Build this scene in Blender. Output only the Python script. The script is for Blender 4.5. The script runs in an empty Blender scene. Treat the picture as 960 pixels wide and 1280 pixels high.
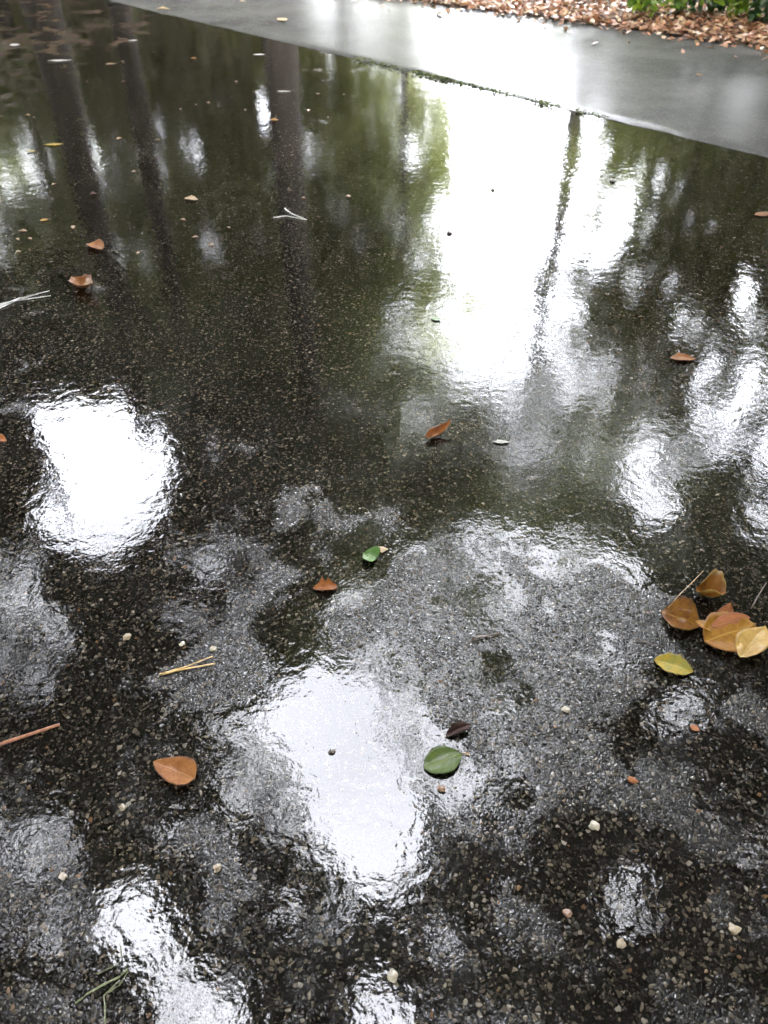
import bpy, bmesh, math, random
import numpy as np
from mathutils import Vector, Matrix, noise as mnoise

random.seed(7)
RNG = np.random.default_rng(11)
S = bpy.context.scene
COL = S.collection
R = math.radians

# ------------------------------------------------------------------ camera
F, HOR, CH = 985.0, -260.0, 1.25          # focal length (px at 960 wide), horizon row, camera height (m)
TH = math.atan((640 - HOR) / F)
CT, ST = math.cos(TH), math.sin(TH)
cd = bpy.data.cameras.new('camera')
cam = bpy.data.objects.new('camera', cd); COL.objects.link(cam)
cam.location = (0, 0, CH); cam.rotation_euler = (math.pi / 2 - TH, 0, 0)
cd.sensor_fit = 'VERTICAL'; cd.sensor_height = 24.0; cd.sensor_width = 18.0
cd.lens = 24.0 * F / 1280.0
cd.clip_start = 0.02; cd.clip_end = 3000
cd.dof.use_dof = True; cd.dof.focus_distance = 1.62; cd.dof.aperture_fstop = cd.lens / 1000 / 0.0044
S.camera = cam


def at(px, py, z=0.0):
    """the ground point that stands at this place of the photograph"""
    u = (640 - py) / F; x = (px - 480) / F
    d = (x, CT + u * ST, -ST + u * CT); k = -(CH - z) / d[2]
    return Vector((d[0] * k, d[1] * k, z))


# ------------------------------------------------------------------ small helpers
def tag(o, label=None, cat=None, group=None, kind=None):
    if label: o['label'] = label
    if cat: o['category'] = cat
    if group: o['group'] = group
    if kind: o['kind'] = kind
    return o


def link(name, me, mat=None, parent=None):
    o = bpy.data.objects.new(name, me); COL.objects.link(o)
    if mat: me.materials.append(mat)
    if parent: o.parent = parent
    return o


def empty(name, loc, rz=0.0):
    o = bpy.data.objects.new(name, None); COL.objects.link(o)
    o.location = loc; o.rotation_euler = (0, 0, rz); o.empty_display_size = 0.1
    return o


def quads(name, V, smooth=False):
    """a mesh of loose quads from an (n,4,3) array"""
    n = len(V)
    me = bpy.data.meshes.new(name)
    me.vertices.add(n * 4); me.vertices.foreach_set('co', np.ascontiguousarray(V, np.float32).ravel())
    me.loops.add(n * 4); me.loops.foreach_set('vertex_index', np.arange(n * 4, dtype=np.int32))
    me.polygons.add(n)
    me.polygons.foreach_set('loop_start', np.arange(0, n * 4, 4, dtype=np.int32))
    me.polygons.foreach_set('loop_total', np.full(n, 4, np.int32))
    me.update(calc_edges=True)
    return me


def set_rand(me, n):
    a = me.attributes.new('rnd', 'FLOAT', 'FACE')
    a.data.foreach_set('value', RNG.random(n).astype(np.float32))


def tube_into(V, Fc, pts, rads, n=10, wob=0.0, seed=0):
    b = len(V)
    P = [Vector(p) for p in pts]
    for i, p in enumerate(P):
        t = (P[min(i + 1, len(P) - 1)] - P[max(i - 1, 0)]).normalized()
        a = Vector((1, 0, 0)) if abs(t.x) < .8 else Vector((0, 1, 0))
        u = t.cross(a).normalized(); w = t.cross(u).normalized()
        for k in range(n):
            an = 2 * math.pi * k / n
            r = rads[i]
            if wob: r *= 1 + wob * mnoise.noise(Vector((math.cos(an) * 1.3 + seed, math.sin(an) * 1.3, i * .45)))
            V.append(p + u * (math.cos(an) * r) + w * (math.sin(an) * r))
    for i in range(len(P) - 1):
        for k in range(n):
            k2 = (k + 1) % n
            Fc.append((b + i * n + k, b + i * n + k2, b + (i + 1) * n + k2, b + (i + 1) * n + k))
    Fc.append(tuple(b + k for k in reversed(range(n))))
    Fc.append(tuple(b + (len(P) - 1) * n + k for k in range(n)))


def tube(name, pts, rads, mat, parent=None, n=10, wob=0.0, seed=0):
    V, Fc = [], []
    tube_into(V, Fc, pts, rads, n, wob, seed)
    me = bpy.data.meshes.new(name); me.from_pydata(V, [], Fc); me.shade_smooth()
    return link(name, me, mat, parent)


# ------------------------------------------------------------------ node helpers
class NT:
    def __init__(self, name):
        self.m = bpy.data.materials.new(name); self.m.use_nodes = True
        self.t = self.m.node_tree; self.t.nodes.clear()
        self.out = self.n('ShaderNodeOutputMaterial')

    def n(self, typ, **kw):
        o = self.t.nodes.new(typ)
        for k, v in kw.items(): setattr(o, k, v)
        return o

    def l(self, a, b): self.t.links.new(a, b)

    def put(self, sock, v):
        if hasattr(v, 'is_output'): self.l(v, sock)
        else: sock.default_value = v

    def math(self, op, a, b=None, c=None, clamp=False):
        o = self.n('ShaderNodeMath', operation=op, use_clamp=clamp)
        self.put(o.inputs[0], a)
        if b is not None: self.put(o.inputs[1], b)
        if c is not None: self.put(o.inputs[2], c)
        return o.outputs[0]

    def noise(self, vec, scale, detail=3, rough=.55, dist=0.0):
        o = self.n('ShaderNodeTexNoise'); self.l(vec, o.inputs['Vector'])
        o.inputs['Scale'].default_value = scale; o.inputs['Detail'].default_value = detail
        o.inputs['Roughness'].default_value = rough; o.inputs['Distortion'].default_value = dist
        return o.outputs['Fac']

    def vor(self, vec, scale, rnd=1.0, feature='F1'):
        o = self.n('ShaderNodeTexVoronoi', feature=feature); self.l(vec, o.inputs['Vector'])
        o.inputs['Scale'].default_value = scale; o.inputs['Randomness'].default_value = rnd
        return o

    def ramp(self, fac, stops, interp='LINEAR'):
        o = self.n('ShaderNodeValToRGB'); self.l(fac, o.inputs['Fac'])
        o.color_ramp.interpolation = interp
        e = o.color_ramp.elements
        while len(e) < len(stops): e.new(.5)
        for k, (p, c) in enumerate(stops):
            e[k].position = p; e[k].color = (c[0], c[1], c[2], 1) if not isinstance(c, (int, float)) else (c, c, c, 1)
        return o.outputs['Color']

    def mix(self, fac, a, b):
        o = self.n('ShaderNodeMix', data_type='RGBA')
        self.put(o.inputs['Factor'], fac)
        for s, v in ((o.inputs[6], a), (o.inputs[7], b)):
            if isinstance(v, tuple) and len(v) == 3: v = v + (1,)
            self.put(s, v)
        return o.outputs[2]

    def remap(self, v, a, b, c=0.0, d=1.0, smooth=False):
        o = self.n('ShaderNodeMapRange', interpolation_type='SMOOTHSTEP' if smooth else 'LINEAR')
        self.put(o.inputs[0], v)
        for i, x in enumerate((a, b, c, d)): o.inputs[i + 1].default_value = x
        return o.outputs[0]

    def smax(self, a, b, k):
        return self.math('SMOOTH_MAX', a, b, k)

    def bump(self, h, strength=1.0, dist=1.0):
        o = self.n('ShaderNodeBump'); o.inputs['Strength'].default_value = strength
        o.inputs['Distance'].default_value = dist; self.l(h, o.inputs['Height'])
        return o.outputs['Normal']

    def bsdf(self, **kw):
        o = self.n('ShaderNodeBsdfPrincipled')
        for k, v in kw.items():
            if isinstance(v, tuple) and len(v) == 3: v = v + (1,)
            self.put(o.inputs[k.replace('_', ' ')], v)
        return o

    def done(self, b):
        self.l(b.outputs[0], self.out.inputs['Surface']); return self.m


# ------------------------------------------------------------------ materials
def mat_asphalt():
    t = NT('wet_asphalt')
    pos = t.n('ShaderNodeTexCoord').outputs['Object']
    wet = t.n('ShaderNodeAttribute', attribute_name='water').outputs['Fac']
    # bend the stone lattice a little so that stones differ in shape
    wn = t.n('ShaderNodeTexNoise'); wn.inputs['Scale'].default_value = 60; wn.inputs['Detail'].default_value = 3; t.l(pos, wn.inputs['Vector'])
    wv = t.n('ShaderNodeVectorMath', operation='MULTIPLY_ADD'); t.l(wn.outputs['Color'], wv.inputs[0])
    wv.inputs[1].default_value = (.0065, .0065, 0); t.l(pos, wv.inputs[2]); vec = wv.outputs[0]
    SC1, SC2 = 146.0, 300.0
    v1 = t.vor(vec, SC1); e1 = t.vor(vec, SC1, 1.0, 'DISTANCE_TO_EDGE').outputs['Distance']
    v2 = t.vor(vec, SC2); e2 = t.vor(vec, SC2, 1.0, 'DISTANCE_TO_EDGE').outputs['Distance']
    sp1 = t.n('ShaderNodeSeparateColor'); t.l(v1.outputs['Color'], sp1.inputs[0])
    sp2 = t.n('ShaderNodeSeparateColor'); t.l(v2.outputs['Color'], sp2.inputs[0])
    c1 = t.ramp(sp1.outputs[0], [(0, (.012, .0115, .011)), (.40, (.022, .021, .019)), (.58, (.045, .041, .036)), (.74, (.085, .074, .060)),
                                 (.87, (.11, .093, .070)), (.945, (.165, .142, .112)), (.978, (.15, .09, .05)), (.986, (.26, .24, .21))], 'CONSTANT')
    c2 = t.ramp(sp2.outputs[0], [(0, (.011, .0105, .010)), (.55, (.030, .028, .024)), (.82, (.085, .074, .058)), (.94, (.21, .18, .14))], 'CONSTANT')
    binder = (.0105, .0098, .0088)
    # a third of the coarse stones lie buried in the binder
    bare = t.remap(sp1.outputs[1], .34, .40)
    m1 = t.math('MULTIPLY', t.remap(e1, .07, .13), bare)
    m2 = t.math('MULTIPLY', t.remap(e2, .08, .15), t.remap(sp2.outputs[1], .25, .32))
    grain = t.noise(pos, 900, 3, .6)
    col = t.mix(m2, binder, c2)
    col = t.mix(m1, col, c1)
    tone = t.ramp(t.noise(pos, 1.7, 5, .65), [(.3, (.40, .38, .35)), (.7, (.85, .80, .74))])
    mx = t.n('ShaderNodeMix', data_type='RGBA', blend_type='MULTIPLY'); mx.inputs['Factor'].default_value = 1
    t.l(col, mx.inputs[6]); t.l(tone, mx.inputs[7])
    mx2 = t.n('ShaderNodeMix', data_type='RGBA', blend_type='MULTIPLY'); mx2.inputs['Factor'].default_value = 1
    t.l(mx.outputs[2], mx2.inputs[6]); t.l(t.ramp(grain, [(.3, .75), (.7, 1.25)]), mx2.inputs[7]); col = mx2.outputs[2]

    # stone relief (m): broken faces, each tilted its own way
    def facets(v, e, sp, sc, hi, tilt, edge, bare):
        loc = t.n('ShaderNodeVectorMath', operation='SUBTRACT'); t.l(vec, loc.inputs[0])
        pv = t.n('ShaderNodeVectorMath', operation='SCALE'); t.l(v.outputs['Position'], pv.inputs[0]); pv.inputs[3].default_value = 1.0
        t.l(pv.outputs[0], loc.inputs[1])
        dr = t.n('ShaderNodeVectorMath', operation='SUBTRACT'); t.l(v.outputs['Color'], dr.inputs[0]); dr.inputs[1].default_value = (.5, .5, .5)
        dt = t.n('ShaderNodeVectorMath', operation='DOT_PRODUCT'); t.l(loc.outputs[0], dt.inputs[0]); t.l(dr.outputs[0], dt.inputs[1])
        h = t.math('ADD', t.remap(sp.outputs[2], 0, 1, hi * .35, hi), t.math('MULTIPLY', dt.outputs['Value'], tilt))
        return t.math('MULTIPLY', t.math('MULTIPLY', h, t.remap(e, 0.0, edge, 0, 1, True)), bare)

    h1 = facets(v1, e1, sp1, SC1, .0016, .34, .42, t.remap(sp1.outputs[1], .30, .45, .25, 1.0))
    h2 = facets(v2, e2, sp2, SC2, .0005, .25, .42, 1.0)
    hs = t.math('ADD', t.math('MAXIMUM', h1, h2), t.math('MULTIPLY', grain, .000012))
    # the road's own unevenness; where it sinks under the level water it is drowned
    hol = t.math('MULTIPLY', t.math('SUBTRACT', t.noise(pos, 7.0, 3, .55, .4), .5), .0095)
    bed = t.math('SUBTRACT', t.math('ADD', hol, .0001), t.math('MULTIPLY', wet, .0033))
    rip = t.math('MULTIPLY', t.math('SUBTRACT', t.noise(pos, 38, 2, .5, .4), .5), .00036)
    rip2 = t.math('MULTIPLY', t.math('SUBTRACT', t.noise(pos, 9, 2, .5), .5), .0006)
    dim = t.math('MULTIPLY', t.math('SUBTRACT', t.noise(pos, 150, 2, .5), .5), .00009)
    surf = t.smax(t.math('ADD', hs, bed), 0.0, .0006)
    surf = t.math('ADD', t.math('ADD', t.math('ADD', surf, rip), rip2), dim)
    nrm = t.bump(surf, 1.0, 1.0)
    bn = t.bump(t.math('ADD', hs, t.math('MULTIPLY', grain, .0004)), .7, 1.0)
    b = t.bsdf(Base_Color=col, Roughness=.75, Specular_IOR_Level=.0, Coat_Weight=1.0, Coat_Roughness=.018, Coat_IOR=1.345)
    t.l(nrm, b.inputs['Coat Normal']); t.l(bn, b.inputs['Normal'])
    return t.done(b)


def mat_concrete():
    t = NT('wet_concrete')
    pos = t.n('ShaderNodeTexCoord').outputs['Object']
    c = t.ramp(t.noise(pos, 2.2, 8, .68), [(.2, (.030, .029, .027)), (.45, (.070, .069, .065)), (.6, (.095, .093, .087)), (.85, (.13, .127, .118))])
    v = t.vor(pos, 150)
    sp = t.n('ShaderNodeSeparateColor'); t.l(v.outputs['Color'], sp.inputs[0])
    c = t.mix(t.remap(sp.outputs[0], .75, 1, 0, .5), c, (.17, .165, .15))
    h = t.math('ADD', t.math('MULTIPLY', t.noise(pos, 130, 3, .6), .0007), t.math('MULTIPLY', t.noise(pos, 9, 3, .5), .0022))
    b = t.bsdf(Base_Color=c, Roughness=.7, Specular_IOR_Level=0.0, Coat_Weight=.36, Coat_IOR=1.33)
    t.l(t.remap(t.noise(pos, 1.6, 4, .6), .1, .9, .08, .32), b.inputs['Coat Roughness'])
    t.l(t.bump(h, .5), b.inputs['Coat Normal'])
    return t.done(b)


def mat_soil():
    t = NT('damp_soil')
    pos = t.n('ShaderNodeTexCoord').outputs['Object']
    c = t.ramp(t.noise(pos, 6, 6, .65), [(.3, (.035, .02, .012)), (.6, (.075, .042, .024)), (.75, (.12, .07, .04))])
    b = t.bsdf(Base_Color=c, Roughness=.85)
    t.l(t.bump(t.noise(pos, 22, 6, .6), .8, .04), b.inputs['Normal'])
    return t.done(b)


def mat_scatter(name, stops, rough=.6, transl=.0, coat=0.0):
    """loose leaves: each face takes its colour from its own random value"""
    t = NT(name)
    a = t.n('ShaderNodeAttribute', attribute_name='rnd').outputs['Fac']
    c = t.ramp(a, stops)
    b = t.bsdf(Base_Color=c, Roughness=rough, Coat_Weight=coat, Coat_Roughness=.15)
    if transl:
        tr = t.n('ShaderNodeBsdfTranslucent'); t.l(c, tr.inputs['Color'])
        mx = t.n('ShaderNodeMixShader'); mx.inputs[0].default_value = transl
        t.l(b.outputs[0], mx.inputs[1]); t.l(tr.outputs[0], mx.inputs[2])
        return t.done(mx)
    return t.done(b)


def mat_bark(name, a, b_):
    t = NT(name)
    pos = t.n('ShaderNodeTexCoord').outputs['Object']
    mp = t.n('ShaderNodeMapping'); mp.inputs['Scale'].default_value = (9, 9, 1.6); t.l(pos, mp.inputs[0])
    n = t.noise(mp.outputs[0], 2.2, 6, .65, .5)
    b = t.bsdf(Base_Color=t.ramp(n, [(.35, a), (.65, b_)]), Roughness=.8)
    t.l(t.bump(n, 1.0, .05), b.inputs['Normal'])
    return t.done(b)


def mat_leaf(name, base, second, vein, edge, coat=.4, spots=.6, scale=1.0, transl=.0, spot_col=None):
    """one fallen leaf; UV x runs base to tip, y across (.5 = midrib)"""
    t = NT(name)
    tc = t.n('ShaderNodeTexCoord'); uv = tc.outputs['UV']; pos = tc.outputs['Object']
    sx = t.n('ShaderNodeSeparateXYZ'); t.l(uv, sx.inputs[0])
    ay = t.math('ABSOLUTE', t.math('SUBTRACT', sx.outputs[1], .5))
    nz = t.noise(pos, 70 * scale, 4, .6)
    c = t.mix(t.remap(nz, .38, .62), base, second)
    # side veins slant off the midrib
    w = t.math('SINE', t.math('MULTIPLY', t.math('SUBTRACT', sx.outputs[0], t.math('MULTIPLY', ay, .55)), 52))
    vm = t.math('MULTIPLY', t.remap(w, .80, 1.0), .35)
    mid = t.remap(ay, .03, .012)
    c = t.mix(t.math('MAXIMUM', vm, mid), c, vein)
    sn = t.noise(pos, 230 * scale, 3, .6)
    c = t.mix(t.math('MULTIPLY', t.remap(sn, .60, .68), spots), c, spot_col or edge)
    c = t.mix(t.math('MULTIPLY', t.remap(t.math('ADD', ay, t.math('MULTIPLY', nz, .1)), .46, .55), .8), c, edge)
    b = t.bsdf(Base_Color=c, Roughness=.55, Specular_IOR_Level=.15, Coat_Weight=coat, Coat_Roughness=.12, Coat_IOR=1.3)
    h = t.math('ADD', t.math('MULTIPLY', t.math('MAXIMUM', vm, mid), .0005), t.math('MULTIPLY', nz, .0009))
    t.l(t.bump(h, .9), b.inputs['Normal']); t.l(t.bump(h, .5), b.inputs['Coat Normal'])
    if transl:
        tr = t.n('ShaderNodeBsdfTranslucent'); t.l(c, tr.inputs['Color'])
        mx = t.n('ShaderNodeMixShader'); mx.inputs[0].default_value = transl
        t.l(b.outputs[0], mx.inputs[1]); t.l(tr.outputs[0], mx.inputs[2])
        return t.done(mx)
    return t.done(b)


def mat_plain(name, a, b_, scale=60, rough=.6, coat=.0):
    t = NT(name)
    pos = t.n('ShaderNodeTexCoord').outputs['Object']
    n = t.noise(pos, scale, 4, .6)
    b = t.bsdf(Base_Color=t.ramp(n, [(.35, a), (.65, b_)]), Roughness=rough, Coat_Weight=coat, Coat_Roughness=.1)
    t.l(t.bump(n, .6, .002), b.inputs['Normal'])
    return t.done(b)


# ------------------------------------------------------------------ the setting
# road frame: s runs along the joint (to the right and nearer), q runs from the joint towards the camera
JO = Vector((0.0, 5.464, 0.0)); JS = Vector((.733, -.680, 0)).normalized(); JQ = Vector((JS.y, -JS.x, 0))


def rp(s, q, z=0.0): return JO + JS * s + JQ * q + Vector((0, 0, z))


def graded(lo, hi, nlo, nhi, step):
    a = list(np.arange(nlo, nhi, step)) + [nhi]
    x, d = nlo, step
    left = []
    while x > lo: d *= 1.35; x -= d; left.append(max(x, lo))
    x, d = nhi, step
    right = []
    while x < hi: d *= 1.35; x += d; right.append(min(x, hi))
    return left[::-1] + a + right


# standing water: hollows of the carriageway, each a centre, half sizes (m) and depth
HOLLOWS = []


def hollow(px, py, rx, ry, amt, rot=0.0):
    c = at(px, py); ex = at(px + rx, py) - c; ey = (at(px, py - ry) - at(px, py + ry)) / 2
    HOLLOWS.append((c.x, c.y, ex.length, ey.length, amt, rot))


hollow(115, 590, 125, 130, 1.0)
hollow(30, 780, 110, 100, .75)
hollow(425, 965, 118, 165, 1.05, R(10))
hollow(560, 790, 150, 110, .06)
hollow(640, 280, 230, 190, .95)
hollow(300, 150, 360, 170, .75)
hollow(910, 560, 120, 190, .8)
hollow(900, 250, 180, 170, .85)
hollow(170, 1145, 75, 75, .85)
hollow(255, 1255, 85, 60, .62)
hollow(482, 1262, 60, 55, .9)
hollow(850, 890, 55, 45, .7)
hollow(770, 1120, 60, 55, .45)
hollow(75, 1045, 70, 60, .5)
hollow(300, 940, 70, 60, .5)
hollow(200, 745, 60, 40, .4)
hollow(740, 1150, 360, 170, .33)
hollow(60, 960, 160, 140, .30)
hollow(330, 1230, 170, 110, .35)
hollow(660, 480, 260, 90, .45)
hollow(330, 430, 220, 110, .30)
hollow(640, 800, 210, 110, -.40)


def water_at(x, y):
    w = .06
    nv = mnoise.noise(Vector((x * 3.1, y * 3.1, 4.0))) * .22 + mnoise.noise(Vector((x * 9, y * 9, 9.0))) * .10
    for cx, cy, rx, ry, amt, rot in HOLLOWS:
        dx, dy = x - cx, y - cy
        if rot:
            c, s = math.cos(rot), math.sin(rot); dx, dy = dx * c - dy * s, dx * s + dy * c
        d = (dx / rx) ** 2 + (dy / ry) ** 2
        if d < 6: w += amt * math.exp(-.75 * d * d)
    d = math.hypot(x, y - 1)
    if d > 6: w += .3
    return max(0.0, min(1.25, w + nv))


def grid_mesh(name, S_, Q_, fn):
    ns, nq = len(S_), len(Q_)
    V = [fn(s, q) for q in Q_ for s in S_]
    Fc = [(j * ns + i, (j + 1) * ns + i, (j + 1) * ns + i + 1, j * ns + i + 1) for j in range(nq - 1) for i in range(ns - 1)]
    me = bpy.data.meshes.new(name); me.from_pydata(V, [], Fc)
    if sum(p.normal.z * p.area for p in me.polygons) < 0: me.flip_normals()
    me.shade_smooth()
    return me


A = mat_asphalt()
me = grid_mesh('road', graded(-60, 60, -6, 5, .05), graded(0.0, 9.0, 0.03, 5.5, .05), lambda s, q: rp(s, q))
at_ = me.attributes.new('water', 'FLOAT', 'POINT')
at_.data.foreach_set('value', np.array([water_at(v.co.x, v.co.y) for v in me.vertices], np.float32))
road = link('road', me, A); tag(road, 'wet black asphalt road covered by puddles and reflections', 'road', kind='structure')


def verge_q(s):
    """where the concrete strip ends and the leaf litter begins"""
    ss = max(-9.0, min(6.0, s))
    return -(1.70 + .13 * ss) + .05 * mnoise.noise(Vector((s * 1.9, 3, 0))) + .025 * mnoise.noise(Vector((s * 7, 8, 0)))


SG = graded(-60, 60, -7, 6, .03)
prof = [(0.0, -.03), (0.0, .001), (.006, .003)] + [(.05 + .95 * k / 12, .004 + .016 * k / 12) for k in range(13)]


def strip_fn(s, k):
    f, z = prof[k]
    q = -f * (-verge_q(s) + .25) if f > .01 else -f
    return rp(s, q + .012 + ((.022 * mnoise.noise(Vector((s * 5, 1, 0))) + .012 * mnoise.noise(Vector((s * 19, 4, 0)))) if f < .01 else 0), z)


me = grid_mesh('concrete_strip', SG, range(len(prof)), strip_fn)
strip = link('concrete_strip', me, mat_concrete())
tag(strip, 'pale wet concrete strip along the far road edge', 'road edge', kind='structure')

me = bpy.data.meshes.new('ground')
V = [(-1500, -1500, -.04), (1500, -1500, -.04), (1500, 1500, -.04), (-1500, 1500, -.04)]
me.from_pydata(V, [], [(0, 1, 2, 3)])
SOIL = mat_soil()
tag(link('ground', me, SOIL), 'dark damp woodland ground', 'ground', kind='structure')


def bank_z(s, d):
    """height of the far verge, d metres behind its front edge"""
    return .028 + min(d, 3) * .022 + .03 * mnoise.noise(Vector((s * 1.3, d * 1.3, 2))) * min(1, d * 2) + .02 * min(d, .5)


QB = [0, .05, .12, .2, .3, .4, .55, .7, .9, 1.2, 1.6, 2.1, 2.8, 4, 7, 12, 30]
me = grid_mesh('verge', SG, range(len(QB)), lambda s, k: rp(s, verge_q(s) - QB[k], -.03 if k == 0 else bank_z(s, QB[k])))
tag(link('verge', me, SOIL), 'brown earth bank beyond the concrete strip', 'ground', kind='structure')
me = grid_mesh('near_verge', SG, range(5), lambda s, k: rp(s, 8.8 + [0, .3, 1, 3, 20][k], [-.03, .05, .1, .15, .2][k]))
tag(link('near_verge', me, SOIL), 'brown earth bank behind the viewer', 'ground', kind='structure')


# ---- loose leaf quads
def leaf_quads(P, length, width, up=None, flat=0.0):
    """P (n,3) centres -> (n,4,3) bent kite leaves with random directions; flat=1 lays them down"""
    n = len(P)
    a = RNG.random(n) * 2 * np.pi
    tilt = (RNG.normal(0, 1, n) * .9) * (1 - flat) + RNG.normal(0, .25, n) * flat
    ax = np.stack([np.cos(a) * np.cos(tilt), np.sin(a) * np.cos(tilt), np.sin(tilt)], 1)
    rv = RNG.normal(0, 1, (n, 3)) * (1 - flat) + np.array([0, 0, 1.0]) * flat + RNG.normal(0, .25, (n, 3)) * flat
    sd = np.cross(ax, rv); sd /= np.linalg.norm(sd, axis=1, keepdims=True) + 1e-9
    nn = np.cross(sd, ax)
    L = (length * (.7 + .6 * RNG.random(n)))[:, None]; W = (width * (.7 + .6 * RNG.random(n)))[:, None]
    base = P - ax * L * .5; tip = P + ax * L * .5
    return np.stack([base, P - ax * L * .08 + sd * W * .5 + nn * W * .12, tip, P - ax * L * .08 - sd * W * .5 + nn * W * .12], 1)


LIT = mat_scatter('leaf_litter', [(0, (.16, .060, .028)), (.25, (.30, .125, .06)), (.5, (.42, .20, .105)), (.72, (.52, .27, .15)), (.9, (.60, .40, .22)), (1, (.68, .54, .36))], .55, .15, .25)
n = 26000
s_ = RNG.uniform(-9, 7, n); d_ = np.abs(RNG.normal(0, 1, n)) * .75 - .03
d_[d_ < .02] = RNG.uniform(-.07, .12, (d_ < .02).sum())
sp_ = RNG.random(n) < .009; d_[sp_] = -.03 - RNG.exponential(.16, sp_.sum()).clip(0, 1.2)
P = np.array([tuple(rp(s, verge_q(s) - d, (bank_z(s, max(d, 0.0)) if d > 0 else .026) + random.random() * (.02 if d > -.05 else .004) - (.004 if d < -.05 else 0))) for s, d in zip(s_, d_)])
me = quads('fallen_leaves', leaf_quads(P, .055, .03, flat=.75)); set_rand(me, n)
tag(link('fallen_leaves', me, LIT), 'thick bed of orange brown fallen leaves along the far road edge', 'leaf litter', kind='stuff')

# ---- low green plants at the far edge, each a thing of its own
GREEN1 = mat_scatter('groundcover_leaf', [(0, (.09, .18, .02)), (.5, (.20, .34, .03)), (.85, (.32, .46, .045)), (1, (.45, .55, .09))], .4, .4, .4)
GREEN2 = mat_scatter('dark_glossy_leaf', [(0, (.02, .06, .02)), (.6, (.05, .12, .045)), (1, (.12, .20, .10))], .35, .25, .6)
STEM = mat_plain('green_stem', (.06, .10, .03), (.10, .13, .05))


def low_plant(px, py, h, r, nl, mat, label, leaf=.06, name='ground_cover_plant'):
    c = at(px, py)
    # bring the foot onto the bank
    v = c - JO; s = v.dot(JS); d = verge_q(s) - v.dot(JQ)
    z = bank_z(s, max(d, 0)); b = rp(s, verge_q(s) - d, z)
    t = empty(name, b)
    tag(t, label, 'plant', 'low plants along the far verge')
    V, Fc = [], []; pts = []
    for k in range(9):
        a = random.uniform(0, 6.28); rr = r * math.sqrt(random.random()); hh = h * random.uniform(.6, 1.05)
        tip = Vector((math.cos(a) * rr, math.sin(a) * rr, hh))
        mid = Vector((tip.x * .35, tip.y * .35, hh * .6))
        tube_into(V, Fc, [(0, 0, -.02), mid, tip], [.006, .004, .002], 5)
        for m in range(nl // 9):
            f = random.uniform(.25, 1.0)
            p = mid.lerp(tip, f) if f > .5 else Vector((0, 0, 0)).lerp(mid, f * 2)
            pts.append(p + Vector((random.gauss(0, .05), random.gauss(0, .05), random.gauss(0, .035))))
    me = bpy.data.meshes.new('stem'); me.from_pydata(V, [], Fc); link('stem', me, STEM, t)
    P = np.array([tuple(p) for p in pts])
    me = quads('foliage', leaf_quads(P, leaf, leaf * .55, flat=.35)); set_rand(me, len(P)); link('foliage', me, mat, t)
    return t


low_plant(800, 29, .20, .16, 200, GREEN1, 'low bright green plant at the left end of the green clump', .06)
low_plant(845, 29, .22, .18, 220, GREEN1, 'yellow green leafy plant between its brighter neighbours on the far verge', .06)
low_plant(885, 30, .24, .17, 90, GREEN2, 'dark green plant with broad pale glossy leaves on the verge', .11)
low_plant(920, 34, .24, .18, 240, GREEN1, 'bright green plant near the top right corner', .065)
low_plant(955, 38, .26, .16, 120, GREEN2, 'deep green plant in the very top right corner', .09)
low_plant(1000, 40, .3, .2, 220, GREEN1, 'leafy green plant just outside the right edge', .06)
low_plant(760, -8, .22, .2, 200, GREEN1, 'green plant set back behind the brown litter', .06)
low_plant(905, -22, .35, .25, 260, GREEN1, 'taller green plant set back behind the front row', .07)
low_plant(690, -14, .16, .14, 120, GREEN1, 'small sparse green plant rising from the litter', .05)

# ---- moss and grass bits caught in the joint
MOSS = mat_scatter('joint_moss', [(0, (.03, .05, .012)), (.5, (.10, .13, .03)), (1, (.30, .33, .12))], .7, .2)
P = []
for px, py, sp, n in ((505, 88, 60, 90), (545, 97, 26, 140), (585, 106, 40, 160), (655, 122, 34, 120), (738, 145, 20, 50), (690, 130, 12, 40), (470, 80, 25, 40)):
    for k in range(n):
        x = px + random.uniform(-sp, sp)
        p = at(x, py + (x - px) * .235); v = p - JO
        P.append(tuple(rp(v.dot(JS), random.gauss(.012, .012), random.uniform(.002, .016))))
P = np.array(P)
me = quads('moss', leaf_quads(P, .018, .008, flat=.3)); set_rand(me, len(P))
tag(link('moss', me, MOSS), 'yellow green moss and grass bits along the joint between asphalt and concrete', 'moss', kind='stuff')

# ------------------------------------------------------------------ trees (seen mirrored in the wet road)
# openings between the crowns, as seen in the mirror of the road
NPH = RNG.random((8, 3)) * 6.28; NFR = RNG.normal(0, 1, (8, 2))


def wob(x, y, k):
    o = np.zeros_like(x)
    for i in range(8):
        fr = NFR[i] * (.015 + .012 * i)
        o += np.sin(x * fr[0] + y * fr[1] + NPH[i, k % 3]) / (1 + .35 * i)
    return o


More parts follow.
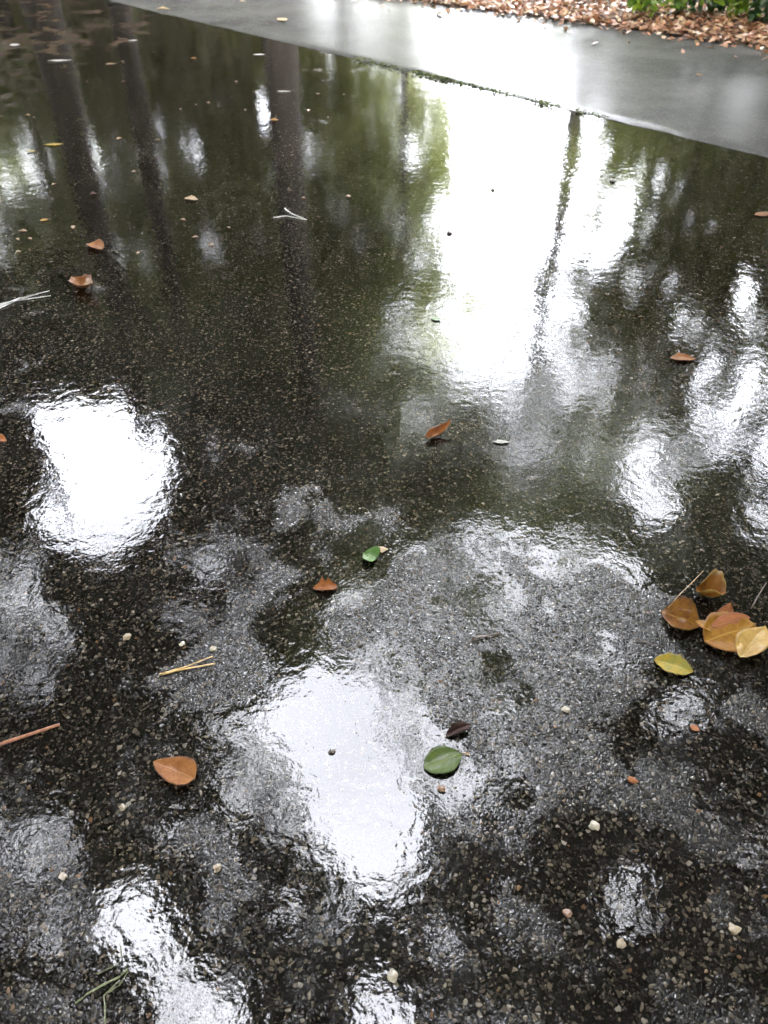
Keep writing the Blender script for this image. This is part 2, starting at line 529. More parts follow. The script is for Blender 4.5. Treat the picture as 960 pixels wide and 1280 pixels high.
GAPS = [
    ([(548, -80), (650, -80), (648, 40), (664, 138), (655, 250), (648, 262), (632, 352), (566, 350), (548, 325), (560, 270), (574, 200), (562, 100)], .01),
    ([(648, 40), (668, 40), (720, 138), (705, 250), (655, 250), (664, 138)], .35),
    ([(735, 140), (800, 160), (835, 190), (812, 300), (795, 360), (700, 350), (650, 262), (705, 250)], .5),
    ([(425, 320), (560, 330), (640, 375), (700, 345), (800, 350), (790, 400), (600, 405), (440, 400)], .86),
    ([(35, 520), (95, 490), (170, 508), (207, 560), (202, 635), (160, 690), (95, 690), (40, 660), (60, 590)], .006),
    ([(-60, 690), (60, 690), (115, 830), (60, 880), (-60, 860)], .15),
    ([(332, 870), (400, 826), (455, 850), (520, 955), (533, 1080), (512, 1118), (450, 1105), (395, 1000)], .0),
    ([(395, 780), (500, 690), (640, 680), (790, 715), (815, 790), (765, 870), (700, 940), (570, 1010), (520, 955), (455, 850)], .28),
    ([(862, 470), (915, 395), (1010, 380), (1010, 720), (945, 730), (915, 600), (862, 560)], .6),
    ([(930, 340), (950, 340), (955, 395), (930, 400)], .1),
    ([(780, 585), (830, 580), (836, 655), (785, 660)], .15),
    ([(120, 1110), (205, 1085), (222, 1180), (155, 1205)], .0),
    ([(185, 1185), (310, 1195), (310, 1330), (180, 1330)], .1),
    ([(448, 1228), (512, 1222), (525, 1330), (445, 1330)], .0),
    ([(25, 1010), (115, 995), (118, 1085), (45, 1090)], .1),
    ([(250, 890), (335, 870), (370, 960), (300, 1010)], .12),
    ([(735, 1085), (805, 1075), (815, 1155), (745, 1165)], .3),
    ([(815, 860), (885, 850), (885, 925), (820, 925)], .15),
    ([(84, 120), (112, 118), (140, 225), (108, 230)], .45),
    ([(298, 95), (332, 95), (338, 155), (316, 158)], .7),
    ([(188, 185), (214, 185), (218, 240), (192, 240)], .65),
    ([(18, 140), (52, 140), (72, 270), (30, 270)], .88),
    ([(-80, 690), (340, 690), (330, 870), (400, 1010), (450, 1120), (430, 1340), (-80, 1340)], .80),
    ([(530, 1010), (700, 950), (1040, 880), (1040, 1340), (530, 1340)], .93),
    ([(200, 430), (800, 430), (860, 690), (240, 690)], .985),
    ([(825, 150), (1040, 150), (1040, 390), (930, 420), (830, 440)], .93, 2.2),
    ([(-80, -80), (560, -80), (560, 330), (-80, 330)], .955, 3.4),  # fine pinholes added so blurred sky specks give a pale haze
    ([(700, 40), (765, 40), (770, 145), (705, 145)], .45),
    ([(862, 40), (945, 40), (950, 150), (870, 150)], .35),
]


def in_poly(x, y, poly):
    ins = np.zeros(len(x), bool); j = len(poly) - 1
    for i in range(len(poly)):
        xi, yi = poly[i]; xj, yj = poly[j]
        if yi != yj:
            c = ((yi > y) != (yj > y)) & (x < (xj - xi) * (y - yi) / (yj - yi) + xi)
            ins ^= c
        j = i
    return ins


def keep_mask(P):
    """leaves stay except where the crowns leave the sky open"""
    dx, dy, dz = P[:, 0], P[:, 1], -P[:, 2] - CH       # direction of the mirrored point
    zc = dy * CT - dz * ST; yc = dy * ST + dz * CT
    ok = zc > .3
    z = np.where(ok, zc, 1.0)
    px = 480 + F * dx / z; py = 640 - F * yc / z
    wx = px + wob(px, py, 0) * 8 + wob(px * 4, py * 4, 1) * 4; wy = py + wob(px, py, 1) * 8 + wob(px * 4, py * 4, 2) * 4
    keep = np.ones(len(P))
    for poly, k, *fine in GAPS:
        m = in_poly(wx, wy, poly) & ok
        if not m.any(): continue
        kk = k
        if k > .08:                                   # twiggy edges: leaves gather in clumps
            fq = fine[0] if fine else 1.0
            n = wob(px[m] * 2.6 * fq, py[m] * 1.7 * fq, 2) + .5 * wob(px[m] * 6 * fq, py[m] * 6 * fq, 1)
            kk = np.where(n > np.quantile(n, 1 - k), .95, .06)
        keep[m] = np.minimum(keep[m], kk)
    return RNG.random(len(P)) < keep


def open_sky(P):
    dx, dy, dz = P[:, 0], P[:, 1], -P[:, 2] - CH
    zc = dy * CT - dz * ST; yc = dy * ST + dz * CT; ok = zc > .3; z = np.where(ok, zc, 1.0)
    px = 480 + F * dx / z; py = 640 - F * yc / z
    return any((in_poly(px, py, poly) & ok).any() for poly, k, *_ in GAPS if k < .3)


BARK = mat_bark('dark_bark', (.018, .012, .010), (.060, .045, .036))
BARK2 = mat_bark('grey_bark', (.03, .026, .022), (.09, .08, .068))
CR = {
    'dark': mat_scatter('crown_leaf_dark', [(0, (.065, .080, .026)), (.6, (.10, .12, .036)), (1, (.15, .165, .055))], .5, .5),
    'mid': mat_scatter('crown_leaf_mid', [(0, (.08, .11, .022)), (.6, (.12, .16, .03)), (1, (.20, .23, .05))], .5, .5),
    'shade': mat_scatter('crown_leaf_shade', [(0, (.022, .036, .010)), (.6, (.040, .062, .016)), (1, (.075, .10, .026))], .5, .3),  # shade put into the leaf colour of overhead and rear crowns
    'light': mat_scatter('crown_leaf_light', [(0, (.16, .20, .05)), (.5, (.26, .30, .09)), (1, (.36, .38, .13))], .5, .5),  # lit look of foliage put into a brighter leaf colour
}


def crown_points(c, rad, hz, nclump, per, cr=(.55, 1.05)):
    out = []
    for k in range(nclump):
        while True:
            v = RNG.uniform(-1, 1, 3)
            if np.dot(v, v) < 1: break
        cc = np.array(c) + v * np.array((rad, rad, hz))
        r = RNG.uniform(*cr)
        d = RNG.normal(0, 1, (per, 3)) * np.array((r, r, r * .6)) * .6
        out.append(cc + d)
    return np.concatenate(out)


def tree(x, y, dia, trunk_h, crown, nclump, per, leaf, kind, label, lean=(0, 0), bark=None, name='tree', limbs=6, group='trees around the road'):
    """crown = (dx, dy, centre height, radius, half height)"""
    t = empty(name, (x, y, 0)); tag(t, label, 'tree', group)
    pts, rads = [], []
    for k in range(10):
        f = k / 9
        pts.append((lean[0] * f + .12 * mnoise.noise(Vector((x, f * 3, 1))) * f * 2, lean[1] * f + .12 * mnoise.noise(Vector((y, f * 3, 5))) * f * 2, -.15 + trunk_h * f))
        rads.append(dia / 2 * (1.35 if k == 0 else 1.0) * (1 - .55 * f))
    tube('trunk', pts, rads, bark or BARK, t, 12, .25, x)
    ccx, ccy, ch, rad, hz = crown
    V, Fc = [], []
    for k in range(limbs * 2):
        if k >= limbs: break
        f = random.uniform(.5, .98); i = int(f * 9); p = Vector(pts[i])
        a = 6.28 * k / limbs + random.uniform(-.4, .4)
        e = Vector((ccx + math.cos(a) * rad * .75, ccy + math.sin(a) * rad * .75, ch + random.uniform(-.3, .5) * hz))
        m = p.lerp(e, .5) + Vector((random.gauss(0, .3), random.gauss(0, .3), random.uniform(.1, .7)))
        tst = np.array([tuple(p.lerp(m, g)) for g in (.3, .6, 1)] + [tuple(m.lerp(e, g)) for g in (.4, .7, 1)]) + np.array((x, y, 0))
        if open_sky(tst): continue
        r0 = dia * .2
        tube_into(V, Fc, [p, p.lerp(m, .5) + Vector((0, 0, .15)), m, m.lerp(e, .6) + Vector((0, 0, .2)), e], [r0, r0 * .8, r0 * .6, r0 * .4, r0 * .15], 7)
    if V:
        me = bpy.data.meshes.new('limbs'); me.from_pydata(V, [], Fc); me.shade_smooth(); link('limb', me, bark or BARK, t)
    P = crown_points((ccx, ccy, ch), rad, hz, nclump, per)
    w = P + np.array((x, y, 0))
    P = P[keep_mask(w) & (w[:, 2] > .3)]
    me = quads('crown', leaf_quads(P, leaf, leaf * .55)); set_rand(me, len(P))
    link('crown', me, CR[kind], t)
    return t


def polar(px, py, dist):
    u = (640 - py) / F; x = (px - 480) / F
    a = math.atan2(x, CT + u * ST)
    return math.sin(a) * dist, math.cos(a) * dist


def put(px, py, dist, *a, **k): return tree(*polar(px, py, dist), *a, **k)


# front row: the trunks mirrored in the far half of the road
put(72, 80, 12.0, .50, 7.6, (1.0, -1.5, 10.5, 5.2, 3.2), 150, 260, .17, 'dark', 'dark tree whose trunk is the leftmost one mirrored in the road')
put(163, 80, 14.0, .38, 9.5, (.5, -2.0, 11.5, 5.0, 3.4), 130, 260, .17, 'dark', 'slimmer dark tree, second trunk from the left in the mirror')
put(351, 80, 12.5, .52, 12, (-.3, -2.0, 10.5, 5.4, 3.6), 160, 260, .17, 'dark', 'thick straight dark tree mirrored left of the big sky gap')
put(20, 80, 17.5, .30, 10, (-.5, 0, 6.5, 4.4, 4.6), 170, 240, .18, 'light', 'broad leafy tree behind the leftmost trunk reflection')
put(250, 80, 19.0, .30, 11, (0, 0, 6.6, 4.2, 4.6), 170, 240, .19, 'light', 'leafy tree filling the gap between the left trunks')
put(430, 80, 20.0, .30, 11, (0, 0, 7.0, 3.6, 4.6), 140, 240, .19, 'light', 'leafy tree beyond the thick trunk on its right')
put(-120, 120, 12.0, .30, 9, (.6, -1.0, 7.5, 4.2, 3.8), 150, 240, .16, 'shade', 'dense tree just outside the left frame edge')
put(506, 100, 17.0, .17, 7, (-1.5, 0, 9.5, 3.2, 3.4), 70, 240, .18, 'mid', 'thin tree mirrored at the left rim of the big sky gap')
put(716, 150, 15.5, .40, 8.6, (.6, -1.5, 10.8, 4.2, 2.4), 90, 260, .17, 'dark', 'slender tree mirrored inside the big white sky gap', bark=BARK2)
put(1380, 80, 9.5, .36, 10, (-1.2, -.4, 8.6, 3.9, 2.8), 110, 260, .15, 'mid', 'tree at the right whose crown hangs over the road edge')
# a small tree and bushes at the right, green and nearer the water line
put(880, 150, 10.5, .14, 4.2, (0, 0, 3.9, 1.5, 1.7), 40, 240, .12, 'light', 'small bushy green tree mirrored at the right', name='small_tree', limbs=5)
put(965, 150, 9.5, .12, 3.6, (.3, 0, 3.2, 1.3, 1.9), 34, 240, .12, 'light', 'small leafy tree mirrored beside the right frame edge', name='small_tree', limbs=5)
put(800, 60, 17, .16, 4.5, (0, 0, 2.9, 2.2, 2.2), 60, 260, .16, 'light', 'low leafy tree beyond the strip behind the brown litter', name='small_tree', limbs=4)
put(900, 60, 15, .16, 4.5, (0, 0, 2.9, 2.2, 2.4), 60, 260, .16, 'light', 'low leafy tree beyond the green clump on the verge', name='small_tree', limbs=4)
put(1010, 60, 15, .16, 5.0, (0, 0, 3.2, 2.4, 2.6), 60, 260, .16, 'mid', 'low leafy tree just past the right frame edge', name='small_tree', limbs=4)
# overhead canopy; the rear trees are added to cut skylight
OV = [
    (-5.5, 5.5, 10.5, 5.0, 'shade', 'tree at the left whose crown arches over the road'),
    (-7.0, 1.0, 11.0, 5.2, 'shade', 'tree left of the viewer with a broad dark crown'),
    (6.0, 2.0, 10.8, 5.0, 'shade', 'tree right of the viewer with a broad dark crown'),
    (5.4, -3.8, 11.5, 5.0, 'shade', 'added tree behind the viewer on the right, shutting out skylight'),
    (-4.5, -5.5, 11.0, 5.4, 'shade', 'added tree behind the viewer on the left, shutting out skylight'),
    (0.5, -7.5, 11.5, 5.4, 'shade', 'added tree straight behind the viewer, shutting out skylight'),
    (9.5, 6.0, 10.0, 4.2, 'mid', 'tree far right with a lighter green crown'),
    (-11.5, 4.5, 10.0, 5.0, 'shade', 'tree far left with a deep shaded crown'),
    (-9.5, 9.5, 9.0, 4.8, 'mid', 'tree at the left rear with a dense crown'),
    (10.5, -1.0, 10.0, 5.2, 'shade', 'tree well to the right of the viewer'),
    (-9.0, -7.0, 10.0, 5.2, 'shade', 'added tree far behind the viewer on the left, shutting out skylight'),
    (9.0, -9.0, 10.0, 5.2, 'shade', 'added tree far behind the viewer on the right, shutting out skylight'),
    (4.6, -1.4, 13.5, 6.0, 'shade', 'tall tree whose crown closes over the viewer'),
]
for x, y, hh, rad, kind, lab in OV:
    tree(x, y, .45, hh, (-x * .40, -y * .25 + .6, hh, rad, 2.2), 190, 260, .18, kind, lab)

for k, dg in enumerate(range(46, 320, 21)):  # ring of trees added to block the open sky round the viewer
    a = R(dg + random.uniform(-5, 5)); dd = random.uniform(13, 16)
    tree(math.sin(a) * dd, math.cos(a) * dd, .4, 11, (0, 0, 8.6, 4.6, 5.2), 170, 200, .26, 'shade', 'unseen tree added around and behind the viewer to block open sky', group='added trees blocking open sky')

# the wood behind: green undergrowth and far crowns, one mass
LITM = CR['light']
P = []
for k in range(1500):
    a = R(random.uniform(-180, 180)); dd = random.uniform(19, 27)  # full circle: sides and rear are added to shut off low sky
    if R(2) < a < R(9.5): continue
    low_d = random.random() < .55
    zz = random.uniform(.3, 5.0) if low_d else random.uniform(4, 10.5)
    if R(9.4) < a < R(17): zz = random.uniform(.3, 5.0)
    r = random.uniform(.7, 1.4)
    P.append(np.array((math.sin(a) * dd, math.cos(a) * dd, zz)) + RNG.normal(0, 1, (110, 3)) * np.array((r, r, r * .7)) * .7)
for k in range(170):
    a = R(random.uniform(-30, -8)); dd = random.uniform(18, 24); r = random.uniform(.6, 1.1)
    P.append(np.array((math.sin(a) * dd, math.cos(a) * dd, random.uniform(.2, 3.6))) + RNG.normal(0, 1, (110, 3)) * np.array((r, r, r * .7)) * .7)
P = np.concatenate(P); P = P[keep_mask(P) & (P[:, 2] > .05)]
lo = P[:, 2] + RNG.normal(0, .8, len(P)) < 5.2
me = quads('undergrowth', leaf_quads(P[lo], .36, .21)); set_rand(me, int(lo.sum()))
tag(link('undergrowth', me, LITM), 'pale green undergrowth of the wood mirrored at the top left', 'undergrowth', kind='stuff')
me = quads('far_wood', leaf_quads(P[~lo], .42, .25)); set_rand(me, int((~lo).sum()))
tag(link('far_wood', me, CR['dark']), 'dark far wood behind the trunks', 'wood', kind='stuff')

# ------------------------------------------------------------------ things lying on the road
LM = {
    'tan': mat_leaf('tan_leaf', (0.221, 0.0902, 0.023), (0.164, 0.0558, 0.0131), (0.262, 0.127, 0.041), (0.0894, 0.0352, 0.016)),
    'orange': mat_leaf('orange_leaf', (0.238, 0.082, 0.0148), (0.156, 0.0426, 0.0082), (0.271, 0.123, 0.0328), (0.0768, 0.0256, 0.00959)),
    'amber': mat_leaf('amber_leaf', (0.164, 0.0672, 0.00328), (0.0984, 0.0312, 0.00246), (0.221, 0.115, 0.0123), (0.0448, 0.016, 0.00384)),
    'ochre': mat_leaf('ochre_leaf', (0.23, 0.111, 0.0082), (0.18, 0.0697, 0.00492), (0.279, 0.156, 0.0246), (0.192, 0.0768, 0.0192), spots=.2),
    'straw': mat_leaf('straw_leaf', (0.295, 0.184, 0.0369), (0.246, 0.135, 0.0213), (0.328, 0.221, 0.0574), (0.192, 0.102, 0.032), spots=.15),
    'curl': mat_leaf('pale_rimmed_leaf', (0.18, 0.0722, 0.00492), (0.115, 0.0369, 0.00246), (0.246, 0.131, 0.0246), (0.333, 0.23, 0.0768), spots=.15),
    'lime': mat_leaf('yellow_green_leaf', (0.271, 0.176, 0.0148), (0.164, 0.156, 0.0246), (0.312, 0.246, 0.0574), (0.141, 0.0894, 0.0192), spots=.6, spot_col=(0.128, 0.0828, 0.0192)),
    'pink': mat_leaf('pinkish_leaf', (0.279, 0.0943, 0.0451), (0.246, 0.0984, 0.0287), (0.312, 0.148, 0.0656), (0.166, 0.0576, 0.032), spots=.1),
    'green': mat_leaf('green_leaf', (0.0558, 0.082, 0.0115), (0.0369, 0.0615, 0.00984), (0.123, 0.139, 0.0287), (0.0192, 0.032, 0.00768), spots=.5, spot_col=(0.0128, 0.0192, 0.0064)),
    'bright': mat_leaf('fresh_green_leaf', (0.0384, 0.0959, 0.0128), (0.0576, 0.121, 0.0192), (0.128, 0.192, 0.064), (0.0192, 0.0384, 0.0064), spots=.2),
    'brown': mat_leaf('dark_brown_leaf', (0.048, 0.0192, 0.0141), (0.0224, 0.0103, 0.00828), (0.0768, 0.0384, 0.0256), (0.00959, 0.00512, 0.00384), spots=.3),
    'red': mat_leaf('dark_red_leaf', (0.0828, 0.0192, 0.0128), (0.0512, 0.0128, 0.00959), (0.102, 0.032, 0.0192), (0.0192, 0.0064, 0.0064)),
    'pale': mat_leaf('pale_leaf', (0.384, 0.294, 0.179), (0.32, 0.211, 0.109), (0.409, 0.333, 0.23), (0.217, 0.141, 0.0768), spots=.2),
    'white': mat_leaf('bleached_leaf', (0.397, 0.384, 0.358), (0.32, 0.301, 0.269), (0.422, 0.409, 0.384), (0.23, 0.211, 0.192), spots=.2),
}
STALK = mat_plain('leaf_stalk', (.22, .12, .04), (.34, .20, .07), 90, .5, .6)


def leaf_mesh(name, L, W, wide=.42, tip=1.0, curl=0.0, fold=0.0, cup=0.0, roll=0.0, rag=0.0, seed=0, nu=18, nv=10, thick=.0006, cut=1.0):
    """a leaf blade: x along the midrib from 0 to L; curl lifts the tip, fold is a V along the midrib, cup lifts both long edges,
    roll turns one edge over, rag eats the outline, cut ends the blade short of its tip"""
    V, UV = [], []
    for layer in (1, 0):
        for i in range(nu + 1):
            u = i / nu * cut
            a = u / wide if u < wide else (1 - u) / (1 - wide)
            a = max(a, 0.0)
            w = W / 2 * (math.sin(a * math.pi / 2) ** (.75 if u < wide else tip))
            w *= 1 + rag * mnoise.noise(Vector((u * 7 + seed, 2.2, seed)))
            for j in range(nv + 1):
                v = j / nv * 2 - 1
                y = v * w * (1 + rag * .7 * mnoise.noise(Vector((u * 9, v * 2 + seed, 7)))) if abs(v) > .7 else v * w
                z = curl * L * (u - .35) ** 2 * (1 if curl > 0 else 1)
                z += fold * abs(y) + cup * y * y / max(W / 2, 1e-5)
                x = u * L
                if roll and v > 0:                    # turn one side up and over
                    an = roll * v; rr = w / max(roll, .01)
                    y = math.sin(an) * rr; z += (1 - math.cos(an)) * rr
                z += .05 * W * mnoise.noise(Vector((u * 4 + seed, v * 1.6, seed * 3)))
                V.append((x, y, z + layer * thick)); UV.append((u, (v + 1) / 2))
    n1 = (nu + 1) * (nv + 1); Fc = []
    I = lambda i, j: i * (nv + 1) + j
    for i in range(nu):
        for j in range(nv):
            Fc.append((I(i, j), I(i + 1, j), I(i + 1, j + 1), I(i, j + 1)))
            Fc.append((n1 + I(i, j), n1 + I(i, j + 1), n1 + I(i + 1, j + 1), n1 + I(i + 1, j)))
    for i in range(nu):
        Fc.append((I(i, 0), n1 + I(i, 0), n1 + I(i + 1, 0), I(i + 1, 0)))
        Fc.append((I(i, nv), I(i + 1, nv), n1 + I(i + 1, nv), n1 + I(i, nv)))
    for j in range(nv):
        Fc.append((I(0, j), I(0, j + 1), n1 + I(0, j + 1), n1 + I(0, j)))
        Fc.append((I(nu, j), n1 + I(nu, j), n1 + I(nu, j + 1), I(nu, j + 1)))
    zmin = min(v[2] for v in V)
    V = [(x, y, z - zmin) for x, y, z in V]
    me = bpy.data.meshes.new(name); me.from_pydata(V, [], Fc); me.shade_smooth()
    uvl = me.uv_layers.new(name='UVMap')
    for lp in me.loops: uvl.data[lp.index].uv = UV[lp.vertex_index]
    return me


def lay(o, p0, p1, z, tilt=0.0, bank=0.0):
    d = p1 - p0
    o.location = (p0.x, p0.y, z)
    o.rotation_euler = (bank, tilt, math.atan2(d.y, d.x))


def leaf(base, tip_, ratio, mat, label, z=.0022, stalk=0.0, tilt=0.0, bank=0.0, group=None, name='fallen_leaf', cat='leaf', **kw):
    p0, p1 = at(*base), at(*tip_)
    L = (p1 - p0).length
    kw.setdefault('seed', base[0] * .37 + base[1] * .11)
    o = link(name, leaf_mesh(name, L, L * ratio, **kw), LM[mat])
    lay(o, p0, p1, z, tilt, bank); tag(o, label, cat, group)
    if stalk:
        sl = stalk * L
        tube('stalk', [(L * .02, 0, .0012), (-sl * .4, .02 * L, .0016), (-sl, .10 * L, .0014)], [.0011, .0009, .0014], STALK, o, 6)
    return o


# the loose heap of leaves at the right
HG = 'heap of yellow and orange leaves at the right'
leaf((826, 767), (875, 784), .98, 'amber', 'large amber brown leaf folded open at the left of the leaf heap', z=.004, fold=.30, cup=.35, wide=.45, tip=.8, rag=.12, bank=R(14), group=HG)
leaf((868, 740), (902, 752), 1.15, 'curl', 'small curled cup shaped leaf with pale rim at the top of the leaf heap', z=.004, cup=1.5, curl=1.1, wide=.5, tip=.5, rag=.10, group=HG)
leaf((900, 786), (909, 762), .60, 'orange', 'pointed dark orange leaf tip rising behind the heap', z=.004, tilt=R(-22), wide=.4, group=HG)
leaf((878, 806), (942, 786), .80, 'ochre', 'broad ochre orange leaf with a pinkish back edge in the heap', z=.008, cup=.30, curl=.12, wide=.42, tip=.75, rag=.06, bank=R(6), group=HG)
leaf((886, 790), (934, 778), .42, 'pink', 'pinkish upper leaf edge standing behind the ochre leaf', z=.016, bank=R(30), wide=.5, tip=.7, group=HG)
leaf((868, 780), (888, 797), .55, 'ochre', 'narrow ochre leaf piece bridging the amber and ochre leaves', z=.009, fold=.4, tilt=R(-10), group=HG)
leaf((922, 829), (952, 792), .58, 'straw', 'straw coloured pointed leaf on the right end of the heap', z=.017, cup=.25, wide=.45, tip=.9, tilt=R(-3), bank=R(-8), group=HG)
leaf((866, 841), (817, 826), .66, 'lime', 'yellow green speckled leaf lying apart below the heap', z=.002, cup=.15, wide=.5, tip=.7, rag=.28, fold=.12)
# single leaves, near to far
leaf((192, 954), (245, 976), .62, 'tan', 'smooth tan orange leaf with pointed end left of the white puddle', z=.003, wide=.74, tip=.55, cup=.25, curl=.15, fold=.15, rag=.05)
leaf((577, 943), (530, 962), .74, 'green', 'oval olive green leaf with a yellow stalk in the foreground', z=.0022, stalk=.16, wide=.5, tip=.55, cup=.18, rag=.03)
leaf((557, 921), (589, 907), .42, 'brown', 'dark brown shrivelled leaf just above the oval green leaf', z=.003, cup=1.0, rag=.18, tip=.7, wide=.5)
leaf((454, 693), (477, 703), 1.05, 'bright', 'broken square piece of fresh green leaf in the bumpy middle', z=.003, cut=.72, cup=.25, rag=.12, wide=.5, fold=.2)
leaf((463, 689), (486, 688), .5, 'pale', 'beige leaf scrap touching the fresh green piece', z=.003, rag=.2)
leaf((391, 737), (422, 735), .56, 'orange', 'small two lobed orange leaf scrap in the middle', z=.003, rag=.3, cup=.6, wide=.5, tip=.5)
leaf((531, 552), (563, 538), .42, 'orange', 'curled orange brown leaf in the centre of the road', z=.004, curl=.9, cup=.9, rag=.12)
leaf((837, 449), (870, 450), .52, 'tan', 'flat salmon orange leaf right of the centre', z=.003, rag=.15, cup=.3)
leaf((91, 352), (119, 371), .46, 'tan', 'twisted tan leaf with a dark end at the upper left', z=.004, curl=.7, cup=.8, rag=.1)
leaf((-8, 548), (9, 553), .62, 'orange', 'orange leaf cut off by the left frame edge', z=.003, cup=.4)
leaf((111, 306), (129, 313), .75, 'tan', 'rounded tan leaf with a white rim at the upper left', z=.003, cup=.5, tip=.6)
leaf((112, 244), (122, 243), .9, 'red', 'tiny dark red leaf in the pale streak at the upper left', z=.003, cup=.4)
leaf((231, 249), (248, 251), .6, 'pale', 'beige leaf lying near the thick trunk reflection', z=.003, cup=.3, rag=.1)
leaf((196, 12), (212, 12), .7, 'pale', 'cream leaf near the top edge on the left', z=.003, cup=.3)
leaf((338, 151), (348, 151), .7, 'ochre', 'yellow leaf on the thick trunk reflection', z=.003, cup=.3)
leaf((50, 277), (61, 275), .7, 'straw', 'small straw leaf above the white needles at the left', z=.003, rag=.2)
leaf((943, 270), (966, 267), .5, 'tan', 'salmon leaf cut off by the right frame edge', z=.003, rag=.1)
leaf((386, 0), (394, 2), .8, 'ochre', 'ochre leaf scrap at the top edge left of centre', z=.003)
leaf((616, 553), (637, 554), .35, 'white', 'bleached white chip right of the curled centre leaf', z=.003, rag=.2)
leaf((783, 974), (798, 979), .6, 'orange', 'tiny orange chip in the dark stones at the lower right', z=.003)
leaf((862, 908), (874, 915), .7, 'pink', 'tiny salmon pink chip below the leaf heap', z=.003)
leaf((539, 398), (551, 402), .6, 'bright', 'tiny green leaf scrap under the white reflection', z=.003)
leaf((55, 182), (80, 181), .35, 'lime', 'thin yellow green leaf strip in the far left reflection', z=.003, rag=.3)
leaf((33, 191), (45, 189), .5, 'lime', 'small yellow green scrap left of the thin leaf strip', z=.003, rag=.3)
leaf((868, 98), (878, 99), .6, 'ochre', 'ochre scrap on the concrete strip at the right', z=.022)
leaf((60, 77), (90, 76), .30, 'white', 'long white leaf sliver on the leftmost trunk reflection', z=.003, rag=.15)
leaf((12, 57), (26, 57), .7, 'white', 'pale leaf near the upper left corner', z=.003, rag=.2)
leaf((316, 69), (332, 69), .4, 'white', 'pale sliver above the thick trunk reflection', z=.003)
leaf((346, 115), (363, 115), .25, 'white', 'white sliver lying across the thick trunk reflection', z=.003)
leaf((132, 81), (146, 80), .5, 'pale', 'pale leaf between the second and third trunk reflections', z=.003, rag=.2)
leaf((238, 74), (246, 73), .8, 'ochre', 'small yellow scrap right of the second trunk reflection', z=.003)
leaf((160, 52), (173, 51), .5, 'white', 'pale scrap on the second trunk reflection', z=.003)
leaf((349, 27), (358, 30), .8, 'pale', 'cream scrap on the far concrete strip', z=.020)
leaf((300, 5), (308, 5), .8, 'pale', 'cream scrap at the top edge beyond the joint', z=.020)

scraps = [(38, 145), (4, 146), (44, 147), (245, 131), (225, 138), (170, 215), (193, 176), (262, 130), (306, 139), (432, 119), (385, 140), (410, 148),
          (92, 287), (34, 290), (20, 316), (40, 300), (248, 297), (268, 307), (175, 316), (232, 276), (382, 248), (432, 246), (21, 299),
          (190, 66), (155, 77), (110, 102), (152, 103), (296, 102), (65, 232), (146, 175), (82, 40), (284, 285), (400, 118)]
proto = None
for k, (px, py) in enumerate(scraps):
    p = at(px, py)
    if proto is None:
        proto = link('leaf_scrap', leaf_mesh('leaf_scrap', .030, .015, rag=.25, cup=.4, nu=8, nv=6, thick=.0012, seed=3), LM['pale'])
        o = proto
    else:
        o = proto.copy(); COL.objects.link(o)
    o.location = (p.x, p.y, .003); o.rotation_euler = (0, 0, random.uniform(0, 6.28)); sc = random.uniform(.5, 1.15); o.scale = (sc, sc, sc)
    tag(o, 'tiny pale leaf scrap scattered on the far wet road', 'leaf scrap', 'tiny leaf scraps on the far road')

# needles, twigs and grass
NEED = mat_plain('dry_needle', (.40, .24, .07), (.54, .35, .13), 120, .45, .7)
PALE = mat_plain('bleached_needle', (.62, .60, .58), (.75, .73, .72), 80, .5, .3)
TWIG = mat_plain('red_brown_twig', (.16, .05, .02), (.28, .10, .04), 150, .5, .7)
DTW = mat_plain('dark_twig', (.04, .022, .016), (.075, .04, .028), 150, .6, .5)
BLADE = mat_plain('grass_blade', (.13, .14, .07), (.22, .225, .13), 100, .5, .4)


def sticks(name, part, lines, mat, label, cat, z=.004, n=7, wob_=.15):
    """several thin pieces in one thing: each line is (pixel points, radius start, radius end)"""
    o0 = at(*lines[0][0][0]); t = empty(name, (o0.x, o0.y, 0)); tag(t, label, cat)
    for pts, r0, r1 in lines:
        W = [at(*p) - o0 for p in pts]; m = len(W)
        dense = []
        for i in range(m - 1):
            for f in (0, .34, .67): dense.append(W[i].lerp(W[i + 1], f))
        dense.append(W[-1])
        q = [(p.x + .0012 * mnoise.noise(Vector((i * .8, p.x * 50, 0))), p.y + .0012 * mnoise.noise(Vector((i * .8, 5, p.y * 50))), max(r0, r1) + z * .5 + .0012 * mnoise.noise(Vector((i * .6, 9, 1)))) for i, p in enumerate(dense)]
        rr = [r0 + (r1 - r0) * i / (len(q) - 1) for i in range(len(q))]
        tube(part, q, rr, mat, t, n, wob_, pts[0][0])
    return t


sticks('pine_needles', 'needle', [([(199, 845), (230, 836), (266, 822)], .0020, .0010), ([(199, 845), (235, 837), (270, 831)], .0022, .0013)], NEED,
       'pair of straw yellow needles joined at one end', 'needles')
sticks('pine_needles', 'needle', [([(-12, 388), (25, 374), (62, 365)], .0022, .0009), ([(-12, 391), (22, 377), (64, 371)], .0022, .0009), ([(-14, 384), (20, 377), (48, 369)], .0018, .0009)], PALE,
       'bundle of bleached white needles at the left frame edge', 'needles')
sticks('pine_needles', 'needle', [([(342, 273), (358, 271), (383, 276)], .0022, .0012), ([(356, 262), (364, 268), (383, 276)], .0026, .0014)], PALE,
       'small white forked needles below the thick trunk reflection', 'needles')
sticks('twig', 'stem', [([(-20, 942), (20, 926), (76, 908)], .0036, .0024)], TWIG, 'red brown twig at the lower left frame edge', 'twig', z=.005, wob_=.3)
sticks('twig', 'stem', [([(590, 800), (607, 797), (624, 793)], .0026, .0016), ([(607, 797), (613, 790)], .0016, .0010)], DTW, 'short dark forked twig in the bumpy middle', 'twig', wob_=.4)
